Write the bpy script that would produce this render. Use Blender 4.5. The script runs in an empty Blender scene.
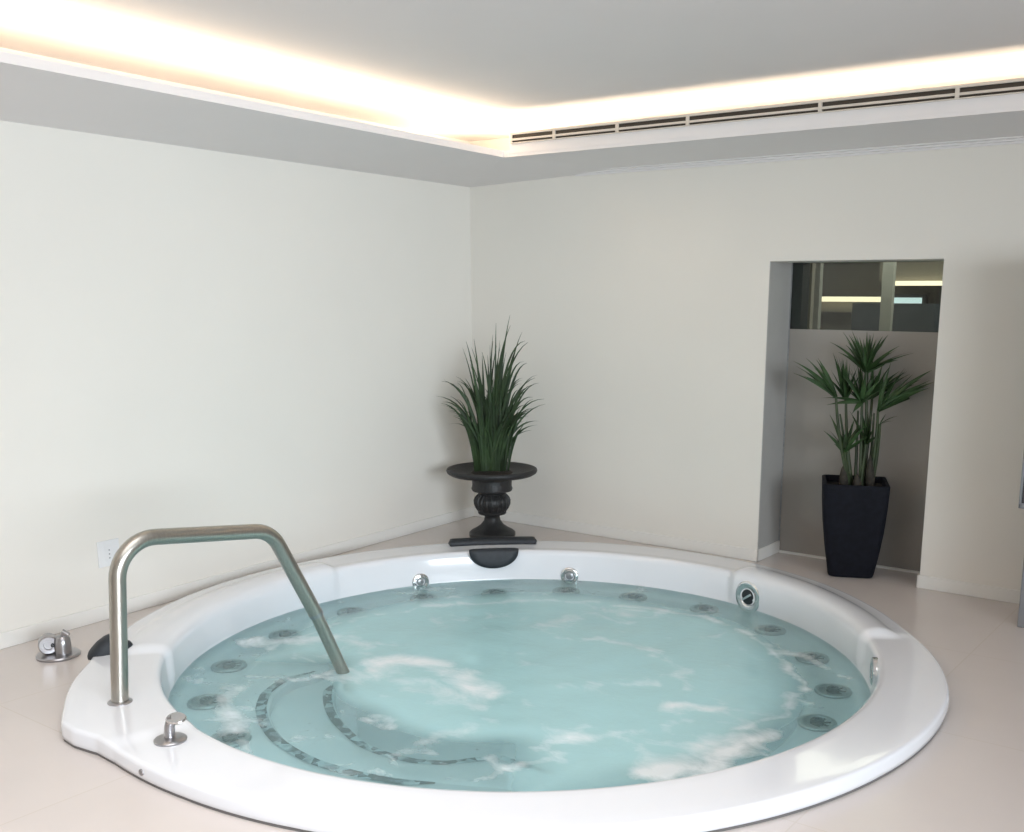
import bpy, bmesh, math, random
from mathutils import Vector, Matrix, noise
R = math.radians
scene = bpy.context.scene
col = scene.collection
random.seed(7)

# ------------------------------------------------------------------ camera
F, PX, PY = 1056.196, 559.365, 514.437
CAM = Vector((4.63401, -6.10833, 1.6))
_y, _p, _r = R(-32.4601), R(11.74099), R(0.27109)
FW = Vector((math.sin(_y)*math.cos(_p), math.cos(_y)*math.cos(_p), -math.sin(_p)))
_rt = Vector((math.cos(_y), -math.sin(_y), 0)); _up = _rt.cross(FW)
RT = math.cos(_r)*_rt + math.sin(_r)*_up
UP = -math.sin(_r)*_rt + math.cos(_r)*_up
cd = bpy.data.cameras.new('camera'); cam = bpy.data.objects.new('camera', cd); col.objects.link(cam)
cd.sensor_width = 36; cd.lens = F/1024*36
cd.shift_x = (512-PX)/1024; cd.shift_y = (PY-416)/1024
m = Matrix((RT, UP, -FW)).transposed().to_4x4(); m.translation = CAM
cam.matrix_world = m
cd.clip_start = .05
scene.camera = cam

def ray(u, v): return (u-PX)/F*RT - (v-PY)/F*UP + FW
def onp(u, v, n, o):
    d = ray(u, v); n = Vector(n); return CAM + d*(((Vector(o)-CAM).dot(n))/d.dot(n))
def onz(u, v, z): return onp(u, v, (0, 0, 1), (0, 0, z))
A = -0.05809                                   # right wall leaves the corner at a little under 90 degrees
WU = Vector((math.cos(A), math.sin(A), 0)); WN = Vector((-math.sin(A), math.cos(A), 0))
def rw(x, off, z): return WU*x + WN*off + Vector((0, 0, z))
def onw(u, v, off):
    P = onp(u, v, WN, WN*off); return P.dot(WU), P.z

# ------------------------------------------------------------------ materials
def mat(name, color=(.8,.8,.8), rough=.5, metal=0, spec=.5, noise_amt=0, noise_scale=8, bump=0, bump_scale=60, coat=0, stretch=None):
    m = bpy.data.materials.new(name); m.use_nodes = True
    nt = m.node_tree; b = nt.nodes['Principled BSDF']
    b.inputs['Base Color'].default_value = (*color, 1); b.inputs['Roughness'].default_value = rough
    b.inputs['Metallic'].default_value = metal; b.inputs['Specular IOR Level'].default_value = spec
    b.inputs['Coat Weight'].default_value = coat; b.inputs['Coat Roughness'].default_value = .04
    tc = nt.nodes.new('ShaderNodeTexCoord')
    src = tc.outputs['Object']
    if stretch:
        mp = nt.nodes.new('ShaderNodeMapping'); mp.inputs['Scale'].default_value = stretch
        nt.links.new(src, mp.inputs['Vector']); src = mp.outputs['Vector']
    n = nt.nodes.new('ShaderNodeTexNoise'); n.inputs['Scale'].default_value = noise_scale; n.inputs['Detail'].default_value = 4
    nt.links.new(src, n.inputs['Vector'])
    if noise_amt:
        r = nt.nodes.new('ShaderNodeValToRGB')
        r.color_ramp.elements[0].position = .3; r.color_ramp.elements[1].position = .7
        r.color_ramp.elements[0].color = (*[c*(1-noise_amt) for c in color], 1)
        r.color_ramp.elements[1].color = (*[min(1, c*(1+noise_amt)) for c in color], 1)
        nt.links.new(n.outputs['Fac'], r.inputs['Fac']); nt.links.new(r.outputs['Color'], b.inputs['Base Color'])
    if bump:
        n2 = nt.nodes.new('ShaderNodeTexNoise'); n2.inputs['Scale'].default_value = bump_scale
        nt.links.new(src, n2.inputs['Vector'])
        bp = nt.nodes.new('ShaderNodeBump'); bp.inputs['Strength'].default_value = bump; bp.inputs['Distance'].default_value = .01
        nt.links.new(n2.outputs['Fac'], bp.inputs['Height']); nt.links.new(bp.outputs['Normal'], b.inputs['Normal'])
    return m
def emis(name, color, s):
    m = bpy.data.materials.new(name); m.use_nodes = True; b = m.node_tree.nodes['Principled BSDF']
    b.inputs['Base Color'].default_value = (*color, 1)
    b.inputs['Emission Color'].default_value = (*color, 1); b.inputs['Emission Strength'].default_value = s
    return m

M = {}
M['wall'] = mat('wall_paint', (.80,.768,.71), .7, spec=.25, noise_amt=.012, noise_scale=1.5, bump=.03, bump_scale=160)
M['ceil'] = mat('ceiling_paint', (.81,.78,.775), .8, spec=.2, noise_amt=.01, noise_scale=2)
M['trimw'] = mat('trim_paint', (.80,.78,.74), .45, noise_amt=.01)
M['tub'] = mat('white_acrylic', (.82,.83,.865), .16, spec=.5, noise_amt=.008, noise_scale=3, coat=.5)
M['gap'] = mat('shadow_gap', (.16,.15,.145), .8)
M['chrome'] = mat('chrome', (.78,.78,.78), .12, metal=1, noise_amt=.03, noise_scale=20)
M['steel'] = mat('brushed_steel', (.42,.40,.36), .3, metal=1, noise_amt=.08, noise_scale=30, stretch=(6,6,.4))
M['steel_d'] = mat('dull_chrome', (.40,.39,.40), .3, metal=1, noise_amt=.05, noise_scale=15)
M['jet'] = mat('jet_grey', (.36,.37,.38), .3, metal=.6, noise_amt=.15, noise_scale=40)
M['jetd'] = mat('jet_dark', (.02,.025,.03), .35, noise_amt=.1)
M['foamblk'] = mat('black_foam', (.018,.022,.028), .55, noise_amt=.2, noise_scale=40, bump=.1, bump_scale=200)
M['urn'] = mat('black_cast_iron', (.017,.017,.018), .5, noise_amt=.3, noise_scale=25, bump=.25, bump_scale=60)
M['planter'] = mat('dark_planter', (.006,.007,.012), .75, spec=.2, noise_amt=.25, noise_scale=30, bump=.08, bump_scale=120)
M['soil'] = mat('soil', (.02,.016,.012), .9, noise_amt=.4, noise_scale=60, bump=.6, bump_scale=80)
M['blade'] = mat('grass_green', (.024,.050,.015), .5, noise_amt=.5, noise_scale=9)
M['palm'] = mat('palm_green', (.026,.062,.017), .5, noise_amt=.45, noise_scale=8)
M['stalk'] = mat('stalk_green', (.035,.055,.02), .5, noise_amt=.3, noise_scale=14)
M['trunk'] = mat('trunk_brown', (.035,.030,.022), .8, noise_amt=.4, noise_scale=30, bump=.5, bump_scale=60)
M['panel'] = mat('frosted_panel', (.33,.305,.275), .3, spec=.5, noise_amt=.02, noise_scale=2, coat=.3)
M['reveal'] = mat('shaded_reveal', (.44,.43,.41), .5, noise_amt=.03)  # jamb shade put into the base colour
M['alu'] = mat('white_seal', (.80,.78,.74), .5, noise_amt=.02)
M['plastic'] = mat('white_plastic', (.78,.78,.785), .35, noise_amt=.01)
M['dark'] = mat('dark_slot', (.05,.04,.03), .7, noise_amt=.1)
M['grille'] = mat('grille_enamel', (.62,.57,.51), .4, noise_amt=.02)
M['cabm'] = mat('grey_metal', (.30,.31,.33), .35, metal=.5, noise_amt=.05)
M['cabd'] = mat('dark_glass', (.06,.06,.065), .15, noise_amt=.1)
M['mosaic'] = None

def mosaic():
    m = bpy.data.materials.new('tread_mosaic'); m.use_nodes = True; nt = m.node_tree; b = nt.nodes['Principled BSDF']
    tc = nt.nodes.new('ShaderNodeTexCoord'); v = nt.nodes.new('ShaderNodeTexVoronoi'); v.inputs['Scale'].default_value = 26
    n = nt.nodes.new('ShaderNodeTexNoise'); n.inputs['Scale'].default_value = 11; n.inputs['Detail'].default_value = 5
    mx = nt.nodes.new('ShaderNodeMix'); mx.data_type = 'RGBA'; mx.inputs['Factor'].default_value = .62
    nt.links.new(tc.outputs['Object'], v.inputs['Vector']); nt.links.new(tc.outputs['Object'], n.inputs['Vector'])
    nt.links.new(v.outputs['Color'], mx.inputs['A']); nt.links.new(n.outputs['Fac'], mx.inputs['B'])
    bw = nt.nodes.new('ShaderNodeRGBToBW'); nt.links.new(mx.outputs['Result'], bw.inputs['Color'])
    r = nt.nodes.new('ShaderNodeValToRGB'); r.color_ramp.elements[0].position = .46; r.color_ramp.elements[1].position = .60
    r.color_ramp.elements[0].color = (.004,.010,.02,1); r.color_ramp.elements[1].color = (.42,.48,.52,1)
    nt.links.new(bw.outputs['Val'], r.inputs['Fac']); nt.links.new(r.outputs['Color'], b.inputs['Base Color'])
    b.inputs['Roughness'].default_value = .4
    return m
M['mosaic'] = mosaic()

def floor_mat():
    m = bpy.data.materials.new('beige_tile'); m.use_nodes = True; nt = m.node_tree; b = nt.nodes['Principled BSDF']
    tc = nt.nodes.new('ShaderNodeTexCoord'); mp = nt.nodes.new('ShaderNodeMapping')
    mp.vector_type = 'POINT'; mp.inputs['Rotation'].default_value = (0, 0, -A); mp.inputs['Location'].default_value = (.105, .01, 0)
    nt.links.new(tc.outputs['Object'], mp.inputs['Vector'])
    br = nt.nodes.new('ShaderNodeTexBrick'); br.offset = 0
    br.inputs['Color1'].default_value = (.70,.635,.60,1); br.inputs['Color2'].default_value = (.69,.625,.59,1)
    br.inputs['Mortar'].default_value = (.655,.585,.53,1); br.inputs['Scale'].default_value = 1
    br.inputs['Mortar Size'].default_value = .0028; br.inputs['Brick Width'].default_value = .98; br.inputs['Row Height'].default_value = .98
    nt.links.new(mp.outputs['Vector'], br.inputs['Vector'])
    n = nt.nodes.new('ShaderNodeTexNoise'); n.inputs['Scale'].default_value = 1.7; n.inputs['Detail'].default_value = 6
    nt.links.new(tc.outputs['Object'], n.inputs['Vector'])
    mx = nt.nodes.new('ShaderNodeMix'); mx.data_type = 'RGBA'; mx.blend_type = 'MULTIPLY'; mx.inputs['Factor'].default_value = .12
    nt.links.new(br.outputs['Color'], mx.inputs['A']); nt.links.new(n.outputs['Fac'], mx.inputs['B'])
    nt.links.new(mx.outputs['Result'], b.inputs['Base Color'])
    b.inputs['Roughness'].default_value = .22; b.inputs['Specular IOR Level'].default_value = .45
    return m
M['floor'] = floor_mat()

def glass_mat():
    m = bpy.data.materials.new('tinted_glass'); m.use_nodes = True; nt = m.node_tree
    out = nt.nodes['Material Output']; nt.nodes.remove(nt.nodes['Principled BSDF'])
    t = nt.nodes.new('ShaderNodeBsdfTransparent'); t.inputs['Color'].default_value = (.80,.84,.80,1)
    g = nt.nodes.new('ShaderNodeBsdfGlossy'); g.inputs['Roughness'].default_value = .02
    f = nt.nodes.new('ShaderNodeFresnel'); f.inputs['IOR'].default_value = 1.5
    mx = nt.nodes.new('ShaderNodeMixShader')
    nt.links.new(f.outputs['Fac'], mx.inputs['Fac']); nt.links.new(t.outputs[0], mx.inputs[1]); nt.links.new(g.outputs[0], mx.inputs[2])
    nt.links.new(mx.outputs[0], out.inputs['Surface'])
    return m
M['glass'] = glass_mat()

def water_mat():
    m = bpy.data.materials.new('spa_water'); m.use_nodes = True; nt = m.node_tree; L = nt.links.new
    out = nt.nodes['Material Output']; nt.nodes.remove(nt.nodes['Principled BSDF'])
    tc = nt.nodes.new('ShaderNodeTexCoord')
    n1 = nt.nodes.new('ShaderNodeTexNoise'); n1.inputs['Scale'].default_value = 6; n1.inputs['Detail'].default_value = 9; n1.inputs['Roughness'].default_value = .62; n1.inputs['Distortion'].default_value = .5
    n2 = nt.nodes.new('ShaderNodeTexNoise'); n2.inputs['Scale'].default_value = 22; n2.inputs['Detail'].default_value = 4
    mp = nt.nodes.new('ShaderNodeMapping'); mp.inputs['Rotation'].default_value = (0, 0, R(35)); mp.inputs['Scale'].default_value = (.8, 1.15, 1)
    L(tc.outputs['Object'], mp.inputs['Vector']); L(mp.outputs['Vector'], n1.inputs['Vector']); L(tc.outputs['Object'], n2.inputs['Vector'])
    at = nt.nodes.new('ShaderNodeAttribute'); at.attribute_name = 'foam'
    def math_(op, a, b_=None):
        q = nt.nodes.new('ShaderNodeMath'); q.operation = op
        for i, x in enumerate((a, b_)):
            if x is None: continue
            if isinstance(x, (int, float)): q.inputs[i].default_value = x
            else: L(x, q.inputs[i])
        return q.outputs[0]
    # foam mask: soft authored patches broken up by noise, plus faint wisps everywhere
    br = math_('SUBTRACT', n1.outputs['Fac'], .50)
    s = math_('ADD', math_('MULTIPLY', at.outputs['Fac'], 1.0), math_('MULTIPLY', br, 2.4))
    mr = nt.nodes.new('ShaderNodeMapRange'); mr.inputs['From Min'].default_value = .22; mr.inputs['From Max'].default_value = 1.15
    L(s, mr.inputs['Value'])
    foam = math_('MULTIPLY', mr.outputs[0], .9)
    # milky aerated water
    dif = nt.nodes.new('ShaderNodeBsdfDiffuse'); dif.inputs['Color'].default_value = (.62,.97,1,1)
    tr = nt.nodes.new('ShaderNodeBsdfTransparent'); tr.inputs['Color'].default_value = (.80,.99,1,1)
    mk = nt.nodes.new('ShaderNodeAttribute'); mk.attribute_name = 'milk'
    mx = nt.nodes.new('ShaderNodeMixShader'); L(mk.outputs['Fac'], mx.inputs['Fac'])
    tl = nt.nodes.new('ShaderNodeBsdfTranslucent'); tl.inputs['Color'].default_value = (.62,.96,.98,1)
    md = nt.nodes.new('ShaderNodeMixShader'); md.inputs['Fac'].default_value = .14; L(dif.outputs[0], md.inputs[1]); L(tl.outputs[0], md.inputs[2])
    L(tr.outputs[0], mx.inputs[1]); L(md.outputs[0], mx.inputs[2])
    fd = nt.nodes.new('ShaderNodeBsdfDiffuse'); fd.inputs['Color'].default_value = (.92,.97,1,1)
    mf = nt.nodes.new('ShaderNodeMixShader'); L(foam, mf.inputs['Fac']); L(mx.outputs[0], mf.inputs[1]); L(fd.outputs[0], mf.inputs[2])
    bp = nt.nodes.new('ShaderNodeBump'); bp.inputs['Strength'].default_value = .35; bp.inputs['Distance'].default_value = .012
    hh = math_('ADD', n1.outputs['Fac'], math_('MULTIPLY', n2.outputs['Fac'], .35))
    L(hh, bp.inputs['Height'])
    gl = nt.nodes.new('ShaderNodeBsdfGlossy'); gl.inputs['Roughness'].default_value = .08; L(bp.outputs['Normal'], gl.inputs['Normal'])
    fr = nt.nodes.new('ShaderNodeFresnel'); fr.inputs['IOR'].default_value = 1.33; L(bp.outputs['Normal'], fr.inputs['Normal'])
    mg = nt.nodes.new('ShaderNodeMixShader'); L(math_('MULTIPLY', fr.outputs[0], .9), mg.inputs['Fac']); L(mf.outputs[0], mg.inputs[1]); L(gl.outputs[0], mg.inputs[2])
    L(mg.outputs[0], out.inputs['Surface'])
    return m
M['water'] = water_mat()

# ------------------------------------------------------------------ helpers
def link(name, me, mt=None, parent=None):
    o = bpy.data.objects.new(name, me); col.objects.link(o)
    if mt: me.materials.append(mt)
    if parent: o.parent = parent
    return o
class MB:
    def __init__(s): s.v = []; s.f = []
    def add(s, vs, fs):
        k = len(s.v); s.v += [tuple(v) for v in vs]; s.f += [tuple(i+k for i in f) for f in fs]
    def box(s, lo, hi, fn=None):
        x0,y0,z0 = lo; x1,y1,z1 = hi
        vs = [(x0,y0,z0),(x1,y0,z0),(x1,y1,z0),(x0,y1,z0),(x0,y0,z1),(x1,y0,z1),(x1,y1,z1),(x0,y1,z1)]
        if fn: vs = [fn(*v) for v in vs]
        s.add(vs, [(0,3,2,1),(4,5,6,7),(0,1,5,4),(1,2,6,5),(2,3,7,6),(3,0,4,7)])
    def lathe(s, prof, n=48, mtx=None, cap=True):
        vs = []; fs = []
        for r, z in prof:
            for i in range(n):
                a = 2*math.pi*i/n; v = Vector((r*math.cos(a), r*math.sin(a), z))
                vs.append(mtx @ v if mtx else v)
        for j in range(len(prof)-1):
            for i in range(n):
                fs.append((j*n+i, j*n+(i+1)%n, (j+1)*n+(i+1)%n, (j+1)*n+i))
        if cap:
            fs.append(tuple(reversed(range(n)))); fs.append(tuple((len(prof)-1)*n+i for i in range(n)))
        s.add(vs, fs)
    def tube(s, pts, rad, n=16, cap=True):
        pts = [Vector(p) for p in pts]; rads = rad if isinstance(rad, (list, tuple)) else [rad]*len(pts)
        t0 = (pts[1]-pts[0]).normalized(); nx = t0.orthogonal().normalized(); vs = []; fs = []
        for k, p in enumerate(pts):
            t = ((pts[min(k+1, len(pts)-1)]-p).normalized() + (p-pts[max(k-1, 0)]).normalized()).normalized()
            nx = (nx - t*nx.dot(t)).normalized(); ny = t.cross(nx)
            for i in range(n):
                a = 2*math.pi*i/n; vs.append(p + (nx*math.cos(a)+ny*math.sin(a))*rads[k])
        for k in range(len(pts)-1):
            for i in range(n): fs.append((k*n+i, k*n+(i+1)%n, (k+1)*n+(i+1)%n, (k+1)*n+i))
        if cap:
            fs.append(tuple(reversed(range(n)))); fs.append(tuple((len(pts)-1)*n+i for i in range(n)))
        s.add(vs, fs)
    def ribbon(s, pts, widths, side, fold=.0):
        """leaf blade: three columns (edge, keel, edge)"""
        pts = [Vector(p) for p in pts]; vs = []; fs = []
        for k, p in enumerate(pts):
            t = (pts[min(k+1, len(pts)-1)]-pts[max(k-1, 0)]).normalized()
            sd = (Vector(side) - t*Vector(side).dot(t))
            sd = sd.normalized() if sd.length > 1e-4 else t.orthogonal().normalized()
            nn = t.cross(sd)
            w = widths[k]
            vs += [p-sd*w, p-nn*w*fold, p+sd*w]
        for k in range(len(pts)-1):
            a = k*3; fs += [(a, a+1, a+4, a+3), (a+1, a+2, a+5, a+4)]
        s.add(vs, fs)
    def build(s, name, mt, parent=None, smooth=True, bevel=0, seg=3, auto=None, xf=None):
        me = bpy.data.meshes.new(name)
        v = [tuple(xf @ Vector(q)) for q in s.v] if xf else s.v
        me.from_pydata(v, [], s.f); me.update()
        bm = bmesh.new(); bm.from_mesh(me); bmesh.ops.recalc_face_normals(bm, faces=bm.faces)
        bm.to_mesh(me); bm.free()
        o = link(name, me, mt, parent)
        if bevel:
            b = o.modifiers.new('bevel', 'BEVEL'); b.width = bevel; b.segments = seg; b.limit_method = 'ANGLE'; b.angle_limit = R(40)
        if smooth:
            me.polygons.foreach_set('use_smooth', [True]*len(me.polygons))
            me.set_sharp_from_angle(angle=R(auto or 40))
        return o
def tag(o, label, cat, group=None, kind=None):
    if label: o['label'] = label
    if cat: o['category'] = cat
    if group: o['group'] = group
    if kind: o['kind'] = kind
    return o
def empty(name, loc, label, cat, group=None):
    o = bpy.data.objects.new(name, None); col.objects.link(o); o.location = loc; o.empty_display_size = .1
    return tag(o, label, cat, group)
def local(parent, child):
    """child was built in world coordinates: keep its place under an Empty"""
    child.parent = parent; child.matrix_parent_inverse = Matrix.Translation(-Vector(parent.location)); return child
def struct(o): o['kind'] = 'structure'; return o

# ------------------------------------------------------------------ room
HS = 2.40             # underside of the dropped soffit
K = (HS-1.6)/(2.32823-1.6)
c0 = Vector((1.15445, -1.14729+1.15445*math.sin(A)))          # soffit corner, plan
cx = CAM.x + K*(c0.x-CAM.x); cy = CAM.y + K*(c0.y-CAM.y)
SL = cx; SR = cx*math.sin(A)-cy; SR /= math.cos(A)            # soffit widths off left and right walls
CORNER_X = (Vector((cx, cy, 0))).dot(WU)
LIP = .034*K; VT = .1216*K
HC = 2.63             # upper ceiling
NX0, NX1, ND, NH = 2.27722, 3.27088, .30899, 1.79664
XR, YF = 5.6, -8.6    # how far the shell runs past the frame
TX, TY = 1.98349, -2.24872

# floor with a round hole for the tub
def build_floor():
    mb = MB(); x0, x1, y0, y1 = -.2, 9.0, YF-1.0, 1.0
    rad = 1.6; angs = sorted(set([2*math.pi*i/180 for i in range(180)] + [math.atan2(y-TY, x-TX) % (2*math.pi) for x in (x0,x1) for y in (y0,y1)]))
    vs = []; n = len(angs)
    for a in angs:
        c, s = math.cos(a), math.sin(a)
        t = min([((x1 if c > 0 else x0)-TX)/c if abs(c) > 1e-9 else 1e9, ((y1 if s > 0 else y0)-TY)/s if abs(s) > 1e-9 else 1e9])
        vs += [(TX+rad*c, TY+rad*s, 0), (TX+t*c, TY+t*s, 0)]
    mb.add(vs, [(2*i, 2*i+1, (2*i+3) % (2*n), (2*i+2) % (2*n)) for i in range(n)])
    return mb.build('floor', M['floor'], smooth=False)
struct(build_floor())
mb = MB(); mb.box((-.2, YF, 0), (0, .3, HC+.1)); struct(mb.build('wall_left', M['wall'], smooth=False))
mb = MB()
mb.box((-.1, 0, 0), (NX0, ND+.12, HC+.1), rw); mb.box((NX0, 0, NH), (NX1, ND+.12, HC+.1), rw); mb.box((NX1, 0, 0), (XR, ND+.12, HC+.1), rw)
struct(mb.build('wall_right', M['wall'], smooth=False))
mb = MB(); mb.box((-.2, YF, HC), (8.5, .9, HC+.1)); struct(mb.build('ceiling', M['ceil'], smooth=False))
# dropped soffits with upstand lips
def slab(polys, top, name):
    mb = MB()
    for P in polys:
        n = len(P); vs = list(P) + [(x, y, top) for x, y, z in P]
        mb.add(vs, [tuple(range(n)), tuple(range(2*n-1, n-1, -1))] + [(i, (i+1) % n, n+(i+1) % n, n+i) for i in range(n)])
    return mb
fx0 = CORNER_X
mb = slab([[(0, YF, 2.328), (SL, YF, HS), (SL, cy, HS)], [(0, YF, 2.328), (SL, cy, HS), (0, 0, 2.328)]], HS+.018, 'soffit')
mb.box((SL-.018, YF, HS+.018), (SL, cy, HS+LIP))
struct(mb.build('trim_1', M['ceil'], smooth=False))
XE = XR+1
q0, q1 = tuple(rw(1.3, 0, 2.370)), tuple(rw(XE, 0, 2.376)); f0, f1, f2 = (SL, cy, HS), tuple(rw(.9, -SR, HS)), tuple(rw(XE, -SR, HS))
mb = slab([[(0, 0, 2.328), (SL, cy, HS), q0], [f0, f2, q0], [f2, q1, q0]], HS+.018, 'soffit')
mb.box((CORNER_X, -SR, HS+.018), (XE, -SR+.018, HS+LIP), rw)
mb.box((CORNER_X+.045, -SR, HS+LIP), (XE, -SR+.018, HS+VT), rw)
struct(mb.build('trim_2', M['ceil'], smooth=False))
# stepped cornice along the right wall
mb = MB()
for w, z in ((.014, 2.350), (.040, 2.360), (.080, 2.369)): mb.box((.9, -w, z), (XR+1, 0, HS), rw)
struct(mb.build('trim_3', M['ceil'], smooth=False))
# baseboards
BH, BT = .075, .013
mb = MB(); mb.box((0, YF, 0), (BT, 0, BH)); struct(mb.build('baseboard_left', M['trimw'], smooth=False, bevel=.004))
mb = MB(); mb.box((0, -BT, 0), (NX0+BT, 0, BH), rw); mb.box((NX0, -BT, 0), (NX0+BT, ND, BH), rw)
struct(mb.build('baseboard_back', M['trimw'], smooth=False, bevel=.004))
mb = MB(); mb.box((NX1-BT, -BT, 0), (XR, 0, BH), rw); mb.box((NX1-BT, -BT, 0), (NX1, ND, BH), rw)
struct(mb.build('baseboard_right', M['trimw'], smooth=False, bevel=.004))

mb = MB(); mb.box((NX0+.0, .004, BH), (NX0+.004, ND, NH), rw); struct(mb.build('trim_4', M['reveal'], smooth=False))  # lining added over the left jamb, its shade painted as a darker grey
# niche window: frosted lower panel, clear upper pane
ZB = 1.403
w = bpy.data.objects.new('window_1', None); col.objects.link(w); w.location = rw((NX0+NX1)/2, ND, 0); struct(w)
mb = MB(); mb.box((NX0-.05, ND, .0), (NX1+.05, ND+.012, ZB), rw); o = local(w, mb.build('frosted_panel', M['panel'], smooth=False)); o['label'] = 'frosted beige lower panel'
mb = MB(); mb.box((NX0-.05, ND+.001, ZB), (NX1+.05, ND+.009, NH+.05), rw); o = local(w, mb.build('pane', M['glass'], smooth=False)); o['label'] = 'clear tinted upper pane'
mb = MB(); mb.box((NX0+.0, ND-.012, 0), (NX1, ND+.0, .014), rw); local(w, mb.build('bottom_seal', M['alu'], smooth=False))
mb = MB(); mb.box((NX0, ND-.006, 0), (NX0+.010, ND, NH), rw); o = local(w, mb.build('edge_seal', M['jet'], smooth=False))

# ------------------------------------------------------------------ the room seen through the upper pane
OFF = 3.2
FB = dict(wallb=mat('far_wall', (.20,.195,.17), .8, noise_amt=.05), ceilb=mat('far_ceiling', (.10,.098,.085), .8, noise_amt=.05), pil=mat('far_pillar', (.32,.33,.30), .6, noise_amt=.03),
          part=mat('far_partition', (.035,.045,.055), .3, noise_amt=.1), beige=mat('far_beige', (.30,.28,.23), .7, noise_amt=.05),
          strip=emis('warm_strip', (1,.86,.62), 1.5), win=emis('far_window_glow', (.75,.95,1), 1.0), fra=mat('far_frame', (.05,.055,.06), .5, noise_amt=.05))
def far_box(u0, v0, u1, v1, off, th=.05):
    a = onw(u0, v0, off); b = onw(u1, v1, off)
    mb = MB(); mb.box((min(a[0], b[0]), off, min(a[1], b[1])), (max(a[0], b[0]), off+th, max(a[1], b[1])), rw); return mb
mb = MB(); mb.box((-1.5, OFF, 0), (6, OFF+.1, 2.6), rw); mb.box((-1.5, .44, 0), (-1.4, OFF, 2.6), rw); mb.box((6, .44, 0), (6.1, OFF, 2.6), rw)
struct(mb.build('wall_far', FB['wallb'], smooth=False))
mb = MB(); mb.box((-1.5, .44, 2.2), (6, OFF, 2.25), rw); struct(mb.build('ceiling_far', FB['ceilb'], smooth=False))
mb = MB(); mb.box((-1.5, .44, -.02), (6, OFF, 0.0), rw); struct(mb.build('floor_far', FB['part'], smooth=False))
def to_floor(mb, name, mt):      # stretch a box down to the floor
    return mb.build(name, mt, smooth=False)
def far_col(u0, u1, off, th=.05, z1=2.2, z0=0):
    mb = MB(); mb.box((onw(u0, 296, off)[0], off, z0), (onw(u1, 296, off)[0], off+th, z1), rw); return mb
struct(far_col(787, 796, .8).build('trim_5', FB['fra'], smooth=False))
struct(far_col(796, 811, .9).build('trim_6', FB['beige'], smooth=False))
struct(far_col(811, 819, 1.0).build('trim_7', FB['pil'], smooth=False))
struct(far_col(881, 892, 1.6).build('trim_8', FB['pil'], smooth=False))
tag(far_box(817, 296.5, 879, 302, 2.9).build('light_strip', FB['strip'], smooth=False), 'lower warm glowing light strip seen through the pane, left of the pillar', 'light', 'light strips behind the glass')
tag(far_box(890, 281, 948, 285.5, 2.6).build('light_strip', FB['strip'], smooth=False), 'upper warm glowing light strip seen through the pane, at its right end', 'light', 'light strips behind the glass')
struct(far_box(880, 262, 950, 281, 2.65).build('trim_9', FB['beige'], smooth=False))
struct(far_box(815, 302, 856, 312, 2.95).build('trim_10', FB['beige'], smooth=False))
t = empty('partition', rw(3.2, 2.4, 0), 'dark blue-grey low partition behind the upper pane of the niche', 'partition')
local(t, far_col(853, 950, 2.4, z1=onw(900, 303.5, 2.4)[1]).build('partition_panel', FB['part'], smooth=False))
wq = bpy.data.objects.new('window_2', None); col.objects.link(wq); wq.location = rw(3.3, 3.0, 1.5); struct(wq)
local(wq, far_box(884, 294, 926, 306, 3.0).build('window_frame', FB['fra'], smooth=False))
local(wq, far_box(887, 297.5, 921, 303.5, 2.98, .02).build('pane', FB['win'], smooth=False))

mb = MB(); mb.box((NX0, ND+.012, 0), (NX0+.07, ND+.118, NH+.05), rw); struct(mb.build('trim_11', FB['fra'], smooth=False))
# ------------------------------------------------------------------ linear air vent on the right fascia
vent = empty('air_vent', rw(CORNER_X+.05, -SR, HS+LIP), 'long white linear ceiling vent with two dark slots along the right soffit edge', 'vent')
vx0 = onw(513, 139, -SR)[0]; vx1 = XR+1
zs = [onw(958, v, -SR)[1] for v in (100, 96.2, 94.0, 90.0, 86.2)]   # slot edges, bottom up
vz = [HS+VT*.575, HS+VT*.655, HS+VT*.74, HS+VT*.86, HS+VT]
mb = MB(); mb.box((vx0, -SR-.004, vz[0]), (vx1, -SR-.0005, vz[4]-.004), rw); local(vent, mb.build('slot_backing', M['dark'], smooth=False))
mb = MB()
mb.box((vx0-.012, -SR-.012, vz[4]-.014), (vx1, -SR-.0005, vz[4]), rw); mb.box((vx0-.012, -SR-.012, vz[0]-.006), (vx1, -SR-.0005, vz[0]), rw)
mb.box((vx0-.012, -SR-.012, vz[0]-.006), (vx0, -SR-.0005, vz[4]), rw)
local(vent, mb.build('frame', M['grille'], smooth=False, bevel=.0015))
mb = MB(); mb.box((vx0, -SR-.012, vz[1]), (vx1, -SR-.003, vz[2]), rw); local(vent, mb.build('slat', M['grille'], smooth=False))
for u in (555, 618, 688.5, 821, 958):
    x = onw(u, 139-(u-513)*.105, -SR)[0]
    mb = MB(); mb.box((x-.009, -SR-.014, vz[0]), (x+.009, -SR-.003, vz[4]-.004), rw); local(vent, mb.build('divider', M['grille'], smooth=False))

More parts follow.
